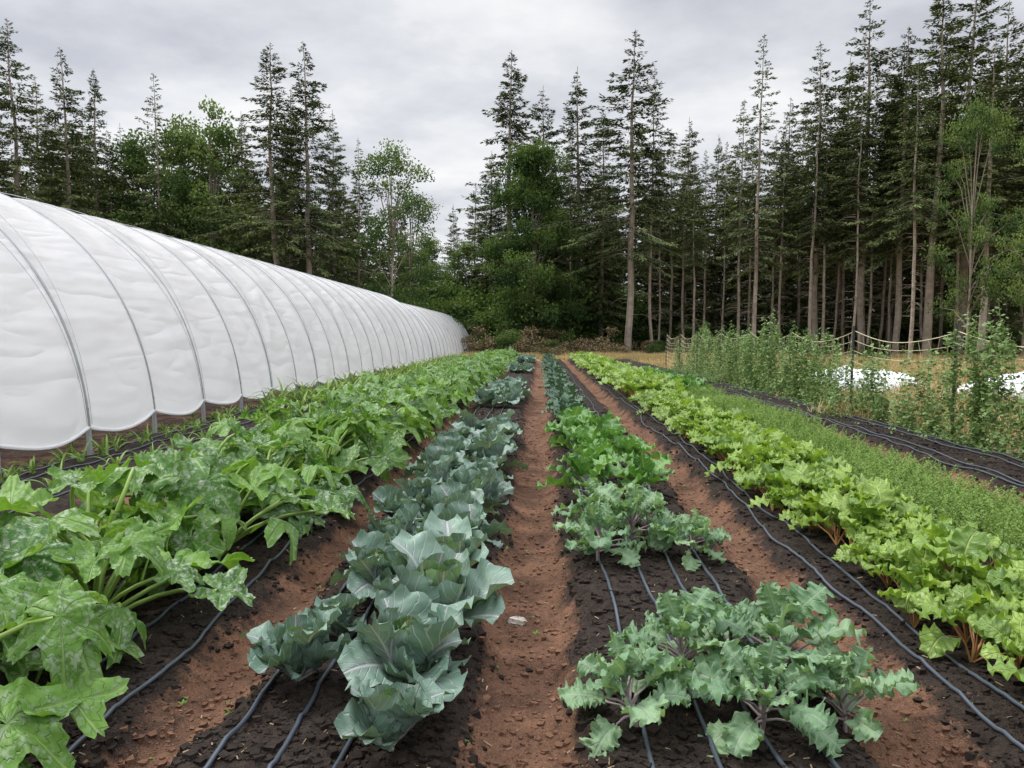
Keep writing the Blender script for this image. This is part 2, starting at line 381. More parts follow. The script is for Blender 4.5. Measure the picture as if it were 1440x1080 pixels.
def beet(seed): return leafy(seed,10,.155,.062,.16,(45,86),(2.1,.9),[M_beet,M_beetst],pr_round,.1,.017,3.8,nu=9,nv=16,stalk=.02,pr=.0045,pw=1.2)

CAB=[cabbage(100+i,r_) for i,r_ in enumerate((1.05,1.0,1.1,.95,1.0,.9,1.05,.95))]
SQ=[squash(200+i) for i in range(6)]
KA=[kale(300+i) for i in range(6)]
CO=[collard(320+i) for i in range(4)]
DK=[dkale(340+i) for i in range(3)]
BE=[beet(360+i) for i in range(6)]

# ------------------------------------------------------------------ planting
def plant(name,meshes,x,y,s=1.0,parent=None,sink=.01,tilt=.06):
    obj(name,meshes[rng.randint(len(meshes))],(x,y,gzf(x,y)-sink),(rng.randn()*tilt,rng.randn()*tilt,rng.rand()*6.28),s*rng.uniform(.9,1.1),parent)
for (x,y,s) in [(-.50,2.50,.75),(-.56,2.92,1.08),(-.98,2.98,.85),(-.95,3.50,.66),(-.49,3.50,1.05),(-.86,3.98,.92),(-.50,4.08,1.0)]:
    plant('cabbage_plant',CAB,x,y,s)
y=4.6
while y<9.9:
    plant('cabbage_plant',CAB,-.50+rng.randn()*.04,y,rng.uniform(.88,1.05)); plant('cabbage_plant',CAB,-.92+rng.randn()*.04,y+.05,rng.uniform(.8,1.0)); y+=.56
far=empty('distant_cabbage_row')
for (a,b) in ((13.8,18),(27,29),(36,41)):
    y=a
    while y<b:
        plant('cabbage',CAB,-.52+rng.randn()*.04,y,1.0,far); plant('cabbage',CAB,-.92+rng.randn()*.04,y+.25,.95,far); y+=.55
for (x,y,s) in [(.36,2.74,.9),(.60,3.06,1.0),(.98,3.03,1.1),(.80,2.70,.95),(1.14,2.80,.85),(.82,3.3,.7),
                (.36,4.7,1.1),(.60,5.0,1.15),(.92,4.8,.95),(.42,5.35,1.0),(.74,5.3,.9)]:
    plant('kale_plant',KA,x,y,s*1.12,tilt=.12)
for (x,y,s) in [(.42,6.35,1.1),(.88,6.5,.95),(.45,7.1,1.1),(.88,7.5,1.0),(.45,8.0,1.1),(.8,8.5,.95),(.42,9.0,1.1),(.78,9.6,1.0),(.42,10.1,1.1)]:
    plant('collard_plant',CO,x,y,s*1.1)
far=empty('lacinato_kale_row'); y=11.0
while y<43:
    plant('lacinato_kale',DK,.42+rng.randn()*.05,y,1.2,far); y+=.48
y=1.75; k=0
while y<13:
    plant('squash_plant',SQ,-2.2+(.22 if k%2 else -.25)+rng.randn()*.05,y,1.1 if y<6 else 1.05,tilt=.04); y+=.56; k+=1
far=empty('distant_squash_row')
while y<44:
    plant('squash',SQ,-2.1+(.25 if k%2 else -.28)+rng.randn()*.06,y,1.0,far,tilt=.04); y+=.56; k+=1
row=empty('beet_row'); 
for xr in (1.95,2.2,2.45):
    y=2.3+rng.rand()*.1
    while y<15:
        plant('beet',BE,xr+rng.randn()*.04,y,rng.uniform(.9,1.4),row,tilt=.16); y+=.19
row=empty('bean_row')
for xr in (1.9,2.25,2.6):
    y=15.2
    while y<42:
        plant('bean',BE,xr+rng.randn()*.05,y,rng.uniform(1.5,2.0),row,tilt=.1); y+=.42
row=empty('potato_row')
for xr in (3.0,3.3):
    y=16.5
    while y<24:
        plant('potato',CO,xr+rng.randn()*.05,y,rng.uniform(1.0,1.25),row,tilt=.1); y+=.4
    while y<42:
        plant('potato',CO,xr+rng.randn()*.05,y,rng.uniform(.5,.7),row,tilt=.1); y+=.5

def carrot_patch(seed):
    r=np.random.RandomState(seed); mb=MB(); Vs=[];T=[]
    for i in range(230):
        bx=r.choice([-.26,-.09,.09,.26])+r.randn()*.025; by=r.uniform(-.3,.3); az=r.rand()*6.28; H=r.uniform(.12,.30); out=r.uniform(.03,.18); t0=r.rand()
        s=np.sort(r.uniform(.3,1,34)); 
        c=np.stack([bx+out*s**2*math.cos(az),by+out*s**2*math.sin(az),H*s**.9],1)
        a=az+np.where(r.rand(34)<.5,1,-1)*r.uniform(.5,1.4,34); l=r.uniform(.02,.055,34)*(1.25-s)
        el=r.uniform(-.2,.9,34); d=np.stack([np.cos(a)*np.cos(el),np.sin(a)*np.cos(el),np.sin(el)],1)
        w=np.stack([-np.sin(a),np.cos(a),r.randn(34)*.6],1)*.0042
        V=np.stack([c,c+d*l[:,None]*.5+w,c+d*l[:,None],c+d*l[:,None]*.5-w],1); Vs.append(V.reshape(-1,3)); T.append(np.full(136,t0*.5+.3*(1-H/.3)))
        P=[[bx,by,0],[bx+out*.25*math.cos(az),by+out*.25*math.sin(az),H*.55],[bx+out*math.cos(az),by+out*math.sin(az),H]]
        v,f=tube(P,[.002,.0018,.001],3); mb.add(v,f,tint=.2)
    V=np.concatenate(Vs); mb.add(V,np.arange(len(V)).reshape(-1,4),tint=np.concatenate(T))
    return mb.mesh('carrot_patch_mesh',[M_carrot],smooth=False)
CA=[carrot_patch(400+i) for i in range(4)]
row=empty('carrot_row'); y=2.4
while y<16.3:
    obj('carrots',CA[rng.randint(4)],(3.18+rng.randn()*.03,y,gzf(3.18,y)-.01),(0,0,(0 if rng.rand()<.5 else math.pi)+rng.randn()*.05),(1.25,1.05,rng.uniform(.8,1.2)),row); y+=.50

def corn(seed):
    r=np.random.RandomState(seed); mb=MB()
    for i in range(r.randint(5,8)):
        V,F,UV=leaf(r.uniform(.16,.30),.012,3,9,pr_blade,rad(r.uniform(58,82)),-r.uniform(.8,2.2),cup=.5,r=r); mb.add(place(V,r.rand()*6.28,(r.randn()*.02,r.randn()*.02,.02)),F,UV,tint=r.rand()*.6)
    return mb.mesh('corn_mesh',[M_corn])
CN=[corn(430+i) for i in range(4)]
row=empty('corn_seedling_row')
for xr in (-4.85,-4.25):
    y=5.0
    while y<44:
        plant('corn',CN,xr+rng.randn()*.05,y,rng.uniform(.8,1.3)*(1 if y<13 else 1.8),row); y+=.36
def weed(seed):
    r=np.random.RandomState(seed); mb=MB()
    for i in range(r.randint(5,9)):
        V,F,UV=leaf(r.uniform(.02,.05),.009,3,5,pr_oval,rad(r.uniform(10,60)),-.6,r=r); mb.add(place(V,r.rand()*6.28),F,UV,tint=r.rand()*.5)
    return mb.mesh('weed_mesh',[M_corn])
WD=[weed(450+i) for i in range(4)]
row=empty('weed_seedlings')
for i in range(560):
    y=6+rng.rand()**1.3*40; xw=-5.5+rng.randn()*.26
    if rng.rand()<.5: plant('grass_weed',CN,xw,y,rng.uniform(.3,.9),row)
    else: plant('weed',WD,xw,y,rng.uniform(1.2,3.6),row,sink=0)
for i in range(200):
    y=2.5+rng.rand()**1.6*16; x=rng.choice([-1.3,1.3,1.45,3.9,4.2,-3.4,-.15])+rng.randn()*.13
    plant('weed',WD,x,y,rng.uniform(.25,.65),row,sink=0)

def clods(name,mat,xs_,ys_,sz,flat=.7):
    nC=len(xs_); c=np.array([[-1,-1,-1],[1,-1,-1],[1,1,-1],[-1,1,-1],[-1,-1,1],[1,-1,1],[1,1,1],[-1,1,1]],float)
    f=np.array([[0,3,2,1],[4,5,6,7],[0,1,5,4],[1,2,6,5],[2,3,7,6],[3,0,4,7]])
    V=c[None]*(1+.5*rng.randn(nC,8,3)*.6); a=rng.rand(nC)*6.28; V[:,:,2]*=flat
    x=V[...,0]*np.cos(a)[:,None]-V[...,1]*np.sin(a)[:,None]; yv=V[...,0]*np.sin(a)[:,None]+V[...,1]*np.cos(a)[:,None]
    V=np.stack([x,yv,V[...,2]],-1)*sz[:,None,None]
    V+=np.stack([xs_,ys_,gz(xs_,ys_)+sz*.15],-1)[:,None]
    mb=MB(); mb.add(V.reshape(-1,3),(f[None]+8*np.arange(nC)[:,None,None]).reshape(-1,4),tint=np.repeat(rng.rand(nC)*.8,8))
    obj(name,mb.mesh(name,[mat],smooth=False))
nC=52000; yy=2.4+rng.rand(nC)**2*11; xx=rng.uniform(-3,5,nC); b=bedmask(xx,yy)+rng.randn(nC)*.16
sz=.0025+.012*rng.rand(nC)**5
k=b>.5; clods('compost_clods',M_compost,xx[k],yy[k],sz[k]*1.2); k=~k; clods('soil_clods',M_crumb,xx[k],yy[k],sz[k])
nS=1700; yy=2.4+rng.rand(nS)**1.8*10; xx=rng.uniform(-3,4.5,nS); a=rng.rand(nS)*6.28; l=rng.uniform(.004,.017,nS); w=.001+rng.rand(nS)*.002
zz=gz(xx,yy)+.006; dx=np.cos(a)*l;dy=np.sin(a)*l;wx=-np.sin(a)*w;wy=np.cos(a)*w; tz=rng.randn(nS)*.004
V=np.stack([np.stack([xx-dx-wx,yy-dy-wy,zz-tz],1),np.stack([xx+dx-wx,yy+dy-wy,zz+tz],1),np.stack([xx+dx+wx,yy+dy+wy,zz+tz+.002],1),np.stack([xx-dx+wx,yy-dy+wy,zz-tz+.002],1)],1)
mb=MB(); mb.add(V.reshape(-1,3),np.arange(nS*4).reshape(-1,4),tint=np.repeat(rng.rand(nS)*.9,4)); obj('straw_bits',mb.mesh('straw_bits',[M_chip],smooth=False))
u=np.linspace(0,np.pi,9)[:,None];v=np.linspace(0,2*np.pi,13)[None]
rr=1+.35*vn(u*3+0*v,v*2+0*u,1.3,31)+.3*vn(u*3+0*v,v*3+0*u,2.9,33)
V=np.stack([rr*np.sin(u)*np.cos(v)*.05,rr*np.sin(u)*np.sin(v)*.032,rr*np.cos(u)*.028+0*v],-1).reshape(-1,3)
mb=MB(); mb.add(V,gf(13,9)); obj('pale_stone',mb.mesh('pale_stone',[M_paper],smooth=False),(-.12,4.05,gzf(-.12,4.05)+.015))

# ------------------------------------------------------------------ drip lines
def drip(x0,y0=1.2,y1=45,amp=.03,name='drip_irrigation_line',seed=0):
    ys_=[];y=y0
    while y<y1: ys_.append(y); y+=max(.05,y*.012)
    ys_=np.array(ys_)
    xx=x0+amp*2*vn(ys_,ys_*0+seed,.6,seed)+amp*.8*vn(ys_,ys_*0,2.1,seed+9)
    zz=gz(xx,ys_); zz=np.maximum(zz,np.convolve(np.pad(zz,2,'edge'),np.ones(5)/5,'valid'))+.010+.012*np.clip(vn(ys_,ys_*0,1.1,seed+5),0,1)
    v,f=tube(np.stack([xx,ys_,zz],1),.009,8); mb=MB(); mb.add(v,f); obj(name,mb.mesh('drip',[M_hose]))
for i,x0 in enumerate([-1.08,-.88,-.66,.38,.60,.80,.98,1.64,1.80,2.32,2.72,3.45,2.98,-2.62,-2.3,-1.9,-1.62,-5.0,-4.75,-4.4,-4.1,4.35,4.5,4.95,5.1]):
    drip(x0,seed=i*7+3,amp=.06 if x0 in (1.64,4.35) else .03)

# ------------------------------------------------------------------ greenhouse
def greenhouse(name,x0,a,y0,nb,H,bay=1.57,seed=0):
    r=np.random.RandomState(seed); root=empty(name)
    y1=y0+nb*bay; t0=.085
    def prof(th,inset=0.0):
        return (a-inset)*np.sign(np.cos(th))*np.abs(np.cos(th))**.86,(H-inset)*np.sin(th)**.92
    cx=x0-a
    nc=20; U=np.linspace(0,nb,nb*nc+1); th=np.concatenate([np.linspace(t0,.5,20),np.linspace(.5,np.pi-.5,60)[1:],np.linspace(np.pi-.5,np.pi-t0,20)[1:]])
    UU,TH=np.meshgrid(U,th); fr=UU-np.floor(UU); bi=np.floor(UU)
    px,pz=prof(TH)
    sag=np.sin(np.pi*np.clip(fr,0,1))**.6; bw=np.sin(np.pi*fr)
    side=np.abs(np.cos(TH))
    bot=np.exp(-((np.minimum(TH,np.pi-TH)-t0)/.16))
    d=-.09*sag*(.7+.6*h2(bi,bi*0,seed+77))+.16*bot*bw
    yy=y0+UU*bay
    ph=6.28*h2(bi,bi*0,seed+40)
    d=d+.07*vn(UU*.9,TH*2.5,2.0,seed+1)*sag
    q=TH*7+(fr-.5)*3*np.cos(ph)+4*vn(UU,TH*1.6,1.1,seed+2)+ph
    d=d+.042*(1-np.abs(np.sin(q))**.8)*bw**.5*(.25+.75*side)
    q2=TH*15-(fr-.5)*5*np.sin(ph)+5*vn(UU,TH*2,1.7,seed+3)
    d=d+.018*(1-np.abs(np.sin(q2)))*bw**.5
    nx=np.cos(TH);nz=np.sin(TH)
    x=cx+px+nx*d; z=pz+nz*d
    z=z-bot*(.13*bw+.07*vn(UU,TH*0,1.7,seed+4))
    z=z+base_z(yy)+.03
    mb=MB(); V=np.stack([x,yy,z],-1).reshape(-1,3); UV=np.stack([UU*1.8,TH*3.6],-1).reshape(-1,2)
    mb.add(V,gf(len(U),len(th)),UV); obj('film',mb.mesh('film',[M_film]),parent=root)
    for j in (0,-1):
        v,f=tube(np.stack([x[j],yy[j],z[j]-.012],1),.02,6); mb=MB(); mb.add(v,f); obj('rolled_hem',mb.mesh('hem',[M_film]),parent=root)
    mb=MB(); mr_=MB()
    for k in range(nb+1):
        yk=y0+k*bay; t=np.linspace(0.0,np.pi,60); hx,hz=prof(t,.006); b=float(base_z(yk))
        v,f=tube(np.stack([cx+hx,np.full(60,yk),hz+b+.02],1),.023,8); mb.add(v,f)
        for sx in (-1,1):
            v,f=tube([[cx+sx*(a-.03),yk,b-.1],[cx+sx*(a-.03),yk,b+.6]],.022,8); mb.add(v,f)
        if k<nb:
            t=np.linspace(t0,np.pi-t0,70); hx,hz=prof(t,-.0); yv=yk+bay*(.5+.47*np.cos(t)*(1 if k%2 else -1))
            v,f=tube(np.stack([cx+hx+np.cos(t)*.008,yv,hz+np.sin(t)*.008+base_z(yv)+.03],1),.004,4); mr_.add(v,f)
    for tt in (np.pi/2,):
        hx,hz=prof(np.array([tt]),.08); yv=np.linspace(y0,y1,40); v,f=tube(np.stack([np.full(40,cx+hx[0]),yv,hz[0]+base_z(yv)],1),.018,6); mb.add(v,f)
    obj('hoops',mb.mesh('hoops',[M_steel]),parent=root); obj('ropes',mr_.mesh('ropes',[M_rope]),parent=root)
    for ye in (y0,y1):
        t=np.linspace(.0,np.pi,40); hx,hz=prof(t,.0); q=np.linspace(0,1,8)[:,None]; b=float(base_z(ye))
        V=np.stack([cx+hx[None]*q,ye+.03*np.sin(q*9+t[None]*3),b+hz[None]*q+.02],-1).reshape(-1,3); mb=MB(); mb.add(V,gf(40,8),np.stack([V[:,0],V[:,2]],1)); obj('end_wall',mb.mesh('endwall',[M_film]),parent=root)
greenhouse('greenhouse_tunnel',-5.4,3.6,2.68,22,3.62,seed=5)
greenhouse('greenhouse_tunnel',-5.35,3.5,38.2,14,3.4,seed=9)

# ------------------------------------------------------------------ pea trellis
root=empty('pea_trellis'); py=[3.6+3.3*i for i in range(10)]; xt=5.4
mb=MB(); mn=MB(); r_=np.random.RandomState(3)
ptops=[]
for i,y in enumerate(py):
    b=gzf(xt,y); tx=r_.randn()*.03; ty=r_.randn()*.03
    v,f=tube([[xt,y,b-.2],[xt+tx*.5,y,b+.8],[xt+tx,y+ty,b+1.62]],.020,6); mb.add(v,f); ptops.append((xt+tx,y+ty,b))
    for q in range(8):
        zq=b+.25+q*.17; v,f=tube([[xt-.03,y,zq],[xt+.03,y,zq]],.007,4); mb.add(v,f)
obj('posts',mb.mesh('posts',[M_post]),parent=root)
for i in range(len(py)-1):
    t=np.linspace(0,1,15); y=py[i]+(py[i+1]-py[i])*t; b0=ptops[i][2]*(1-t)+ptops[i+1][2]*t
    nh=9; zs=[]
    for h in range(nh):
        z=.18+h*.17; sg=(.05+.16*(h/nh)**1.5)*r_.uniform(.7,1.3)*4*t*(1-t); xx=xt+.03*np.sin(t*7+h)
        zz=b0+z-sg; zs.append(zz); v,f=tube(np.stack([xx,y,zz],1),.0040 if h<nh-1 else .006,4); mn.add(v,f)
    for k in range(1,14):
        zc=[zs[h][k] for h in range(nh)]; v,f=tube(np.stack([np.full(nh,xt+.01)+r_.randn(nh)*.012,np.full(nh,y[k])+r_.randn(nh)*.03,zc],1),.0026,3); mn.add(v,f)
obj('netting',mn.mesh('netting',[M_twine]),parent=root)
def pea(seed,H,nvine=13,dl=62):
    r=np.random.RandomState(seed); mb=MB(); Vs=[];T=[]
    for i in range(nvine):
        bx=r.randn()*.05;by=r.uniform(-.42,.42); h=H*r.uniform(.4,1.1); s=np.linspace(0,1,11)
        P=np.stack([bx+.05*np.sin(s*6+i)+r.randn(11)*.012,by+.10*np.sin(s*5+2*i)+.15*r.randn()*s,h*s],1); v,f=tube(P,.003,3); mb.add(v,f)
        nl=int(dl*h); q=r.rand(nl); c=np.stack([np.interp(q,s,P[:,k]) for k in range(3)],1)+r.randn(nl,3)*np.array([.035,.035,.02])
        a=r.rand(nl)*6.28; el=r.uniform(-.6,.8,nl); l=r.uniform(.035,.075,nl)[:,None]; d=np.stack([np.cos(a)*np.cos(el),np.sin(a)*np.cos(el),np.sin(el)],1)
        w=np.stack([-np.sin(a),np.cos(a),r.randn(nl)*.5],1)*l*.38
        Vs.append(np.stack([c,c+d*l*.5+w,c+d*l,c+d*l*.5-w],1).reshape(-1,3)); T.append(np.repeat(r.rand(nl),4))
    V=np.concatenate(Vs); mb.add(V,np.arange(len(V)).reshape(-1,4),tint=np.concatenate(T))
    return mb.mesh('pea_mesh',[M_pea],smooth=False)
PE=[pea(500,1.40,16,80),pea(501,1.15,15,80),pea(502,.75),pea(503,.35,18,90),pea(504,1.75,18,85)]
for (y,k) in [(8.3,0),(8.8,0),(9.4,4),(9.8,4),(11.4,2),(12.2,2),(13.0,1),(14.3,1),(17.6,0),(18.4,4),(19.2,0),(20.2,4),(21,0),(22.2,0),(23.4,4),(24.4,0),(25.8,4),(27,0),(28.2,1),(30,1),(7.6,0),(10.4,1),(15.4,0),(16.4,0),(17,1),(12.6,1),(8.1,1),(18.9,1),(19.7,1),(7.9,0),(13.6,1),(14.8,0),(11.0,1),(15.9,4),(21.6,4)]:
    obj('pea_plant',PE[k],(xt-.02+rng.randn()*.04,y,gzf(xt,y)),(0,0,rng.choice([0,math.pi])+rng.randn()*.1),rng.uniform(.9,1.1))
row=empty('trellis_weeds')
for i in range(90):
    y=7+rng.rand()*24; obj('low_weed',PE[3 if rng.rand()<.8 else 2],(xt-.15+rng.randn()*.25,y,gzf(xt,y)-.03),(0,0,rng.rand()*6.28),rng.uniform(.4,.9),row)

def cover(name,x,y,L,W,H,seed):
    nu,nv=60,26; u,v=np.meshgrid(np.linspace(-1,1,nu),np.linspace(-1,1,nv))
    h=H*np.clip(1-np.abs(u)**2.5,0,1)**.6*np.clip(1-np.abs(v)**2.2,0,1)**.6*(1+.5*vn(u*3,v*2,.9,seed))
    h=h+.07*np.sin(u*18+3*vn(u,v,2,seed))*np.clip(1-v**2,0,1)*H+.03*vn(u*8,v*8,1.0,seed+2)
    X=x+u*L/2+.2*vn(u*2,v*2,1,seed+4); Y=y+v*W/2; mb=MB(); mb.add(np.stack([X,Y,gz(X,Y)+np.maximum(h,.01)],-1).reshape(-1,3),gf(nu,nv)); obj(name,mb.mesh(name,[M_wcloth]))
cover('row_cover',8.9,21.5,3.3,2.0,.56,3); cover('row_cover',11.4,18.3,3.6,1.8,.56,6)

# ------------------------------------------------------------------ dry grass
def grass_patch(seed,nB=1300,h=(.12,.42)):
    r=np.random.RandomState(seed); x=r.uniform(-1,1,nB);y=r.uniform(-1,1,nB);a=r.rand(nB)*6.28;H=r.uniform(*h,nB);le=r.uniform(.02,.22,nB);w=.006+.005*r.rand(nB)
    wx=np.cos(a+1.57)*w;wy=np.sin(a+1.57)*w
    b=np.stack([x,y,0*x],1);m=np.stack([x+np.cos(a)*le*.35,y+np.sin(a)*le*.35,H*.6],1);t=np.stack([x+np.cos(a)*le,y+np.sin(a)*le,H],1);W=np.stack([wx,wy,0*wx],1)
    V=np.concatenate([np.stack([b-W,b+W,m+W*.8,m-W*.8],1),np.stack([m-W*.8,m+W*.8,t+W*.2,t-W*.2],1)]).reshape(-1,3); mb=MB()
    mb.add(V,np.arange(len(V)).reshape(-1,4),tint=np.tile(np.repeat(r.rand(nB),4),2)); return mb.mesh('grass_mesh',[M_dry],smooth=False)
GR=[grass_patch(600+i) for i in range(3)]
row=empty('dry_grass')
def putg(x,y,s): obj('grass_tuft',GR[rng.randint(3)],(x,y,gzf(x,y)-.03),(0,0,rng.rand()*6.28),(s,s,s*rng.uniform(.4,1.1)),row)
y=9.0
while y<62:
    x=6.6
    while x<min(.85*y+2,46):
        if rng.rand()<.8: putg(x+rng.randn()*.4,y+rng.randn()*.4,1.1)
        x+=2.0 if y<35 else 2.6
    y+=2.0 if y<35 else 2.8
for i in range(70): putg(rng.uniform(-5,9),rng.uniform(47.5,61),1.2)

# ------------------------------------------------------------------ trees
def cards(c,d,l,w,r,upmix=.6):
    nn=len(c); sd=np.cross(d,np.array([0,0,1.])); sd/=np.linalg.norm(sd,axis=1)[:,None]+1e-6
    q=sd+r.randn(nn,3)*upmix; q-=d*(q*d).sum(1)[:,None]; q/=np.linalg.norm(q,axis=1)[:,None]+1e-6
    W=q*w[:,None]; Dl=d*l[:,None]
    return np.stack([c,c+Dl*.45+W,c+Dl,c+Dl*.45-W],1).reshape(-1,3)
def conifer(seed,H=24,bare=.3,R=2.9,dens=1.0,sparse=.0,mat=M_fir,trunk=.0095,dead=30,topp=.8,cs=1.0,bpm=17):
    r=np.random.RandomState(seed); mb=MB()
    zt=np.linspace(-.5,H,14); wob=np.cumsum(r.randn(14,2)*.05,0); P=np.stack([wob[:,0],wob[:,1],zt],1); P[0:2,:2]=0
    v,f=tube(P,np.maximum(H*trunk*(1-np.clip(zt,0,H)/H)**.8,.02),8); mb.add(v,f,mat=1)
    zb=bare*H; Vs=[];T=[]
    gapph=r.rand()*6
    nb=int((H-zb)*bpm*(1-sparse))
    for k in range(nb):
            t=r.rand()**1.0; z=zb+(H-.1-zb)*t
            az=r.rand()*6.28
            env=(1-t)**topp*(.5+.5*min(1,t/.15+.2))+.02
            patch=.72+.5*float(vn(np.array([az*1.3]),np.array([z*.55+seed]),1.0,seed)+.5)
            L=R*env*r.uniform(.35,1.25)*(1+.22*math.sin(az*2+gapph)+.18*math.sin(z*1.1+az))*patch
            e0=-.24+.62*t+r.randn()*.15; m=int((7+L*30)*dens)
            s=r.uniform(.10,1,m)**.75
            ce,se=math.cos(e0),math.sin(e0)
            def pt(s): return np.stack([math.cos(az)*L*s*ce,math.sin(az)*L*s*ce,z+L*(s*se-.20*s*s+.12*s**4)],1)
            c=pt(s)
            lat=(r.rand(m)-.5)*2*np.minimum(.5,.42*L)*(1.05-s)**.6*r.rand(m)**.5
            c=c+np.stack([-math.sin(az)*lat,math.cos(az)*lat,-np.abs(lat)*.3-r.rand(m)*.14*min(1,L)],1)
            c[:,:2]+=np.array([np.interp(z,zt,wob[:,0]),np.interp(z,zt,wob[:,1])])
            a=az+np.sign(lat)*r.uniform(.2,1.0,m); el=e0-.3+r.randn(m)*.3
            d=np.stack([np.cos(a)*np.cos(el),np.sin(a)*np.cos(el),np.sin(el)],1)
            sc_=cs*min(1,.45+.55*L)
            Vs.append(cards(c,d,sc_*r.uniform(.14,.36,m),sc_*r.uniform(.03,.06,m),r)); 
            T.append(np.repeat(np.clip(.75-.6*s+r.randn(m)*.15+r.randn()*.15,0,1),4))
            if L>.9 and k%3==0:
                pp=pt(np.linspace(0,.85,4)); v,f=tube(pp,np.linspace(.026,.006,4),3); mb.add(v,f,mat=1,tint=.6)
    for k in range(dead):
        z=r.uniform(.1,max(bare,.2)+.1)*H; az=r.rand()*6.28; L=r.uniform(.4,1.9)
        v,f=tube([[0,0,z],[math.cos(az)*L*.5,math.sin(az)*L*.5,z+L*.02],[math.cos(az)*L,math.sin(az)*L,z-L*.22]],[.022,.014,.005],3); mb.add(v,f,mat=1,tint=.4)
    V=np.concatenate(Vs); mb.add(V,np.arange(len(V)).reshape(-1,4),tint=np.concatenate(T))
    return mb.mesh('conifer_mesh',[mat,M_bark],smooth=False)
def broadleaf(seed,H=12,R=4,z0=.25,ncl=60,nleaf=380,mat=M_dec,lsz=.16,cl=(.7,1.3),trunk=.11):
    r=np.random.RandomState(seed); mb=MB()
    v,f=tube([[0,0,-.3],[.1,.05,H*.3],[.2,-.1,H*.6],[.1,.1,H*.9]],[trunk,trunk*.8,trunk*.5,.03],8); mb.add(v,f,mat=1)
    Vs=[];T=[]
    for k in range(ncl):
        q=r.rand(); z=H*(z0+(1-z0)*q); env=R*math.sqrt(max(.03,1-((q-.42)/.62)**2)); az=r.rand()*6.28; rr=env*r.uniform(.2,1)
        c0=np.array([rr*math.cos(az),rr*math.sin(az),z-.2]); cr=r.uniform(*cl)
        if k%3==0:
            zb=z*.6; v,f=tube([[.1,0,zb],[c0[0]*.5,c0[1]*.5,(zb+z)*.55],list(c0)],[.04,.028,.01],4); mb.add(v,f,mat=1,tint=.8)
        m=int(nleaf*cr*cr); dd=r.randn(m,3); dd/=np.linalg.norm(dd,axis=1)[:,None]; rad_=cr*r.rand(m)**.4
        sq=np.array([1.1,1.1,.62]); c=c0+dd*sq*rad_[:,None]*(1+.3*np.sin(dd[:,:1]*5+k))
        d=dd*.6+r.randn(m,3)*.7; d[:,2]-=.3; d/=np.linalg.norm(d,axis=1)[:,None]
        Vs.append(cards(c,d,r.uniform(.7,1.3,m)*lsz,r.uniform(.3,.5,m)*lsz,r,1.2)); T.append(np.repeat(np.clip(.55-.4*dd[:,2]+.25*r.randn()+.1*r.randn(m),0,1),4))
    V=np.concatenate(Vs); mb.add(V,np.arange(len(V)).reshape(-1,4),tint=np.concatenate(T))
    return mb.mesh('broadleaf_mesh',[mat,M_bark],smooth=False)
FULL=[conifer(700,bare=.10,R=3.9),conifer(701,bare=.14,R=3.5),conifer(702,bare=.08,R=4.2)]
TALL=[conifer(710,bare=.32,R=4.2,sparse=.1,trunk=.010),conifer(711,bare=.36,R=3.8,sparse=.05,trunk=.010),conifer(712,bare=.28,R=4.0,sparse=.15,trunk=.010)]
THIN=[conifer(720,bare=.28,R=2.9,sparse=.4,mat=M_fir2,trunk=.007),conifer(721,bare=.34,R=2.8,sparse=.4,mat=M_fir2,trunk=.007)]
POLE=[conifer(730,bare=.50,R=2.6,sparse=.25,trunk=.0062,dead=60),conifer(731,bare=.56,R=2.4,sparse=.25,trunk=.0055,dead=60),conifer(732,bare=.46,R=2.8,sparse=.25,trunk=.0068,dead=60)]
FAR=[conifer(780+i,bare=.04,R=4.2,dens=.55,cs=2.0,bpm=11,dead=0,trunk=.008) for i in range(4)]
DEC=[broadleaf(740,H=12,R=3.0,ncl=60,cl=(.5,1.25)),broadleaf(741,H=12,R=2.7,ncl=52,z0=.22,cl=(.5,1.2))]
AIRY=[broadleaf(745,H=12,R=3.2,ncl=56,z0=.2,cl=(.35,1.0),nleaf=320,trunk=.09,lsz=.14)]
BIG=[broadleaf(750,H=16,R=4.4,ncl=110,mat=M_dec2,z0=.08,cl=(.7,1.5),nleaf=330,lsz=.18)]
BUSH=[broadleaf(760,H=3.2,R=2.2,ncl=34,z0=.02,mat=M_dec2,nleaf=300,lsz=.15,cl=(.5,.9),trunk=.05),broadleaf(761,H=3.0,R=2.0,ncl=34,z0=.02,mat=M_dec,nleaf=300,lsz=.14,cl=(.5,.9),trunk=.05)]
BRAM=[broadleaf(770,H=1.8,R=2.0,ncl=18,z0=.02,mat=M_bramble,nleaf=330,lsz=.15,cl=(.3,.8),trunk=.03),broadleaf(771,H=2.4,R=1.6,ncl=14,z0=.02,mat=M_bramble,nleaf=330,lsz=.15,cl=(.3,.7),trunk=.03)]

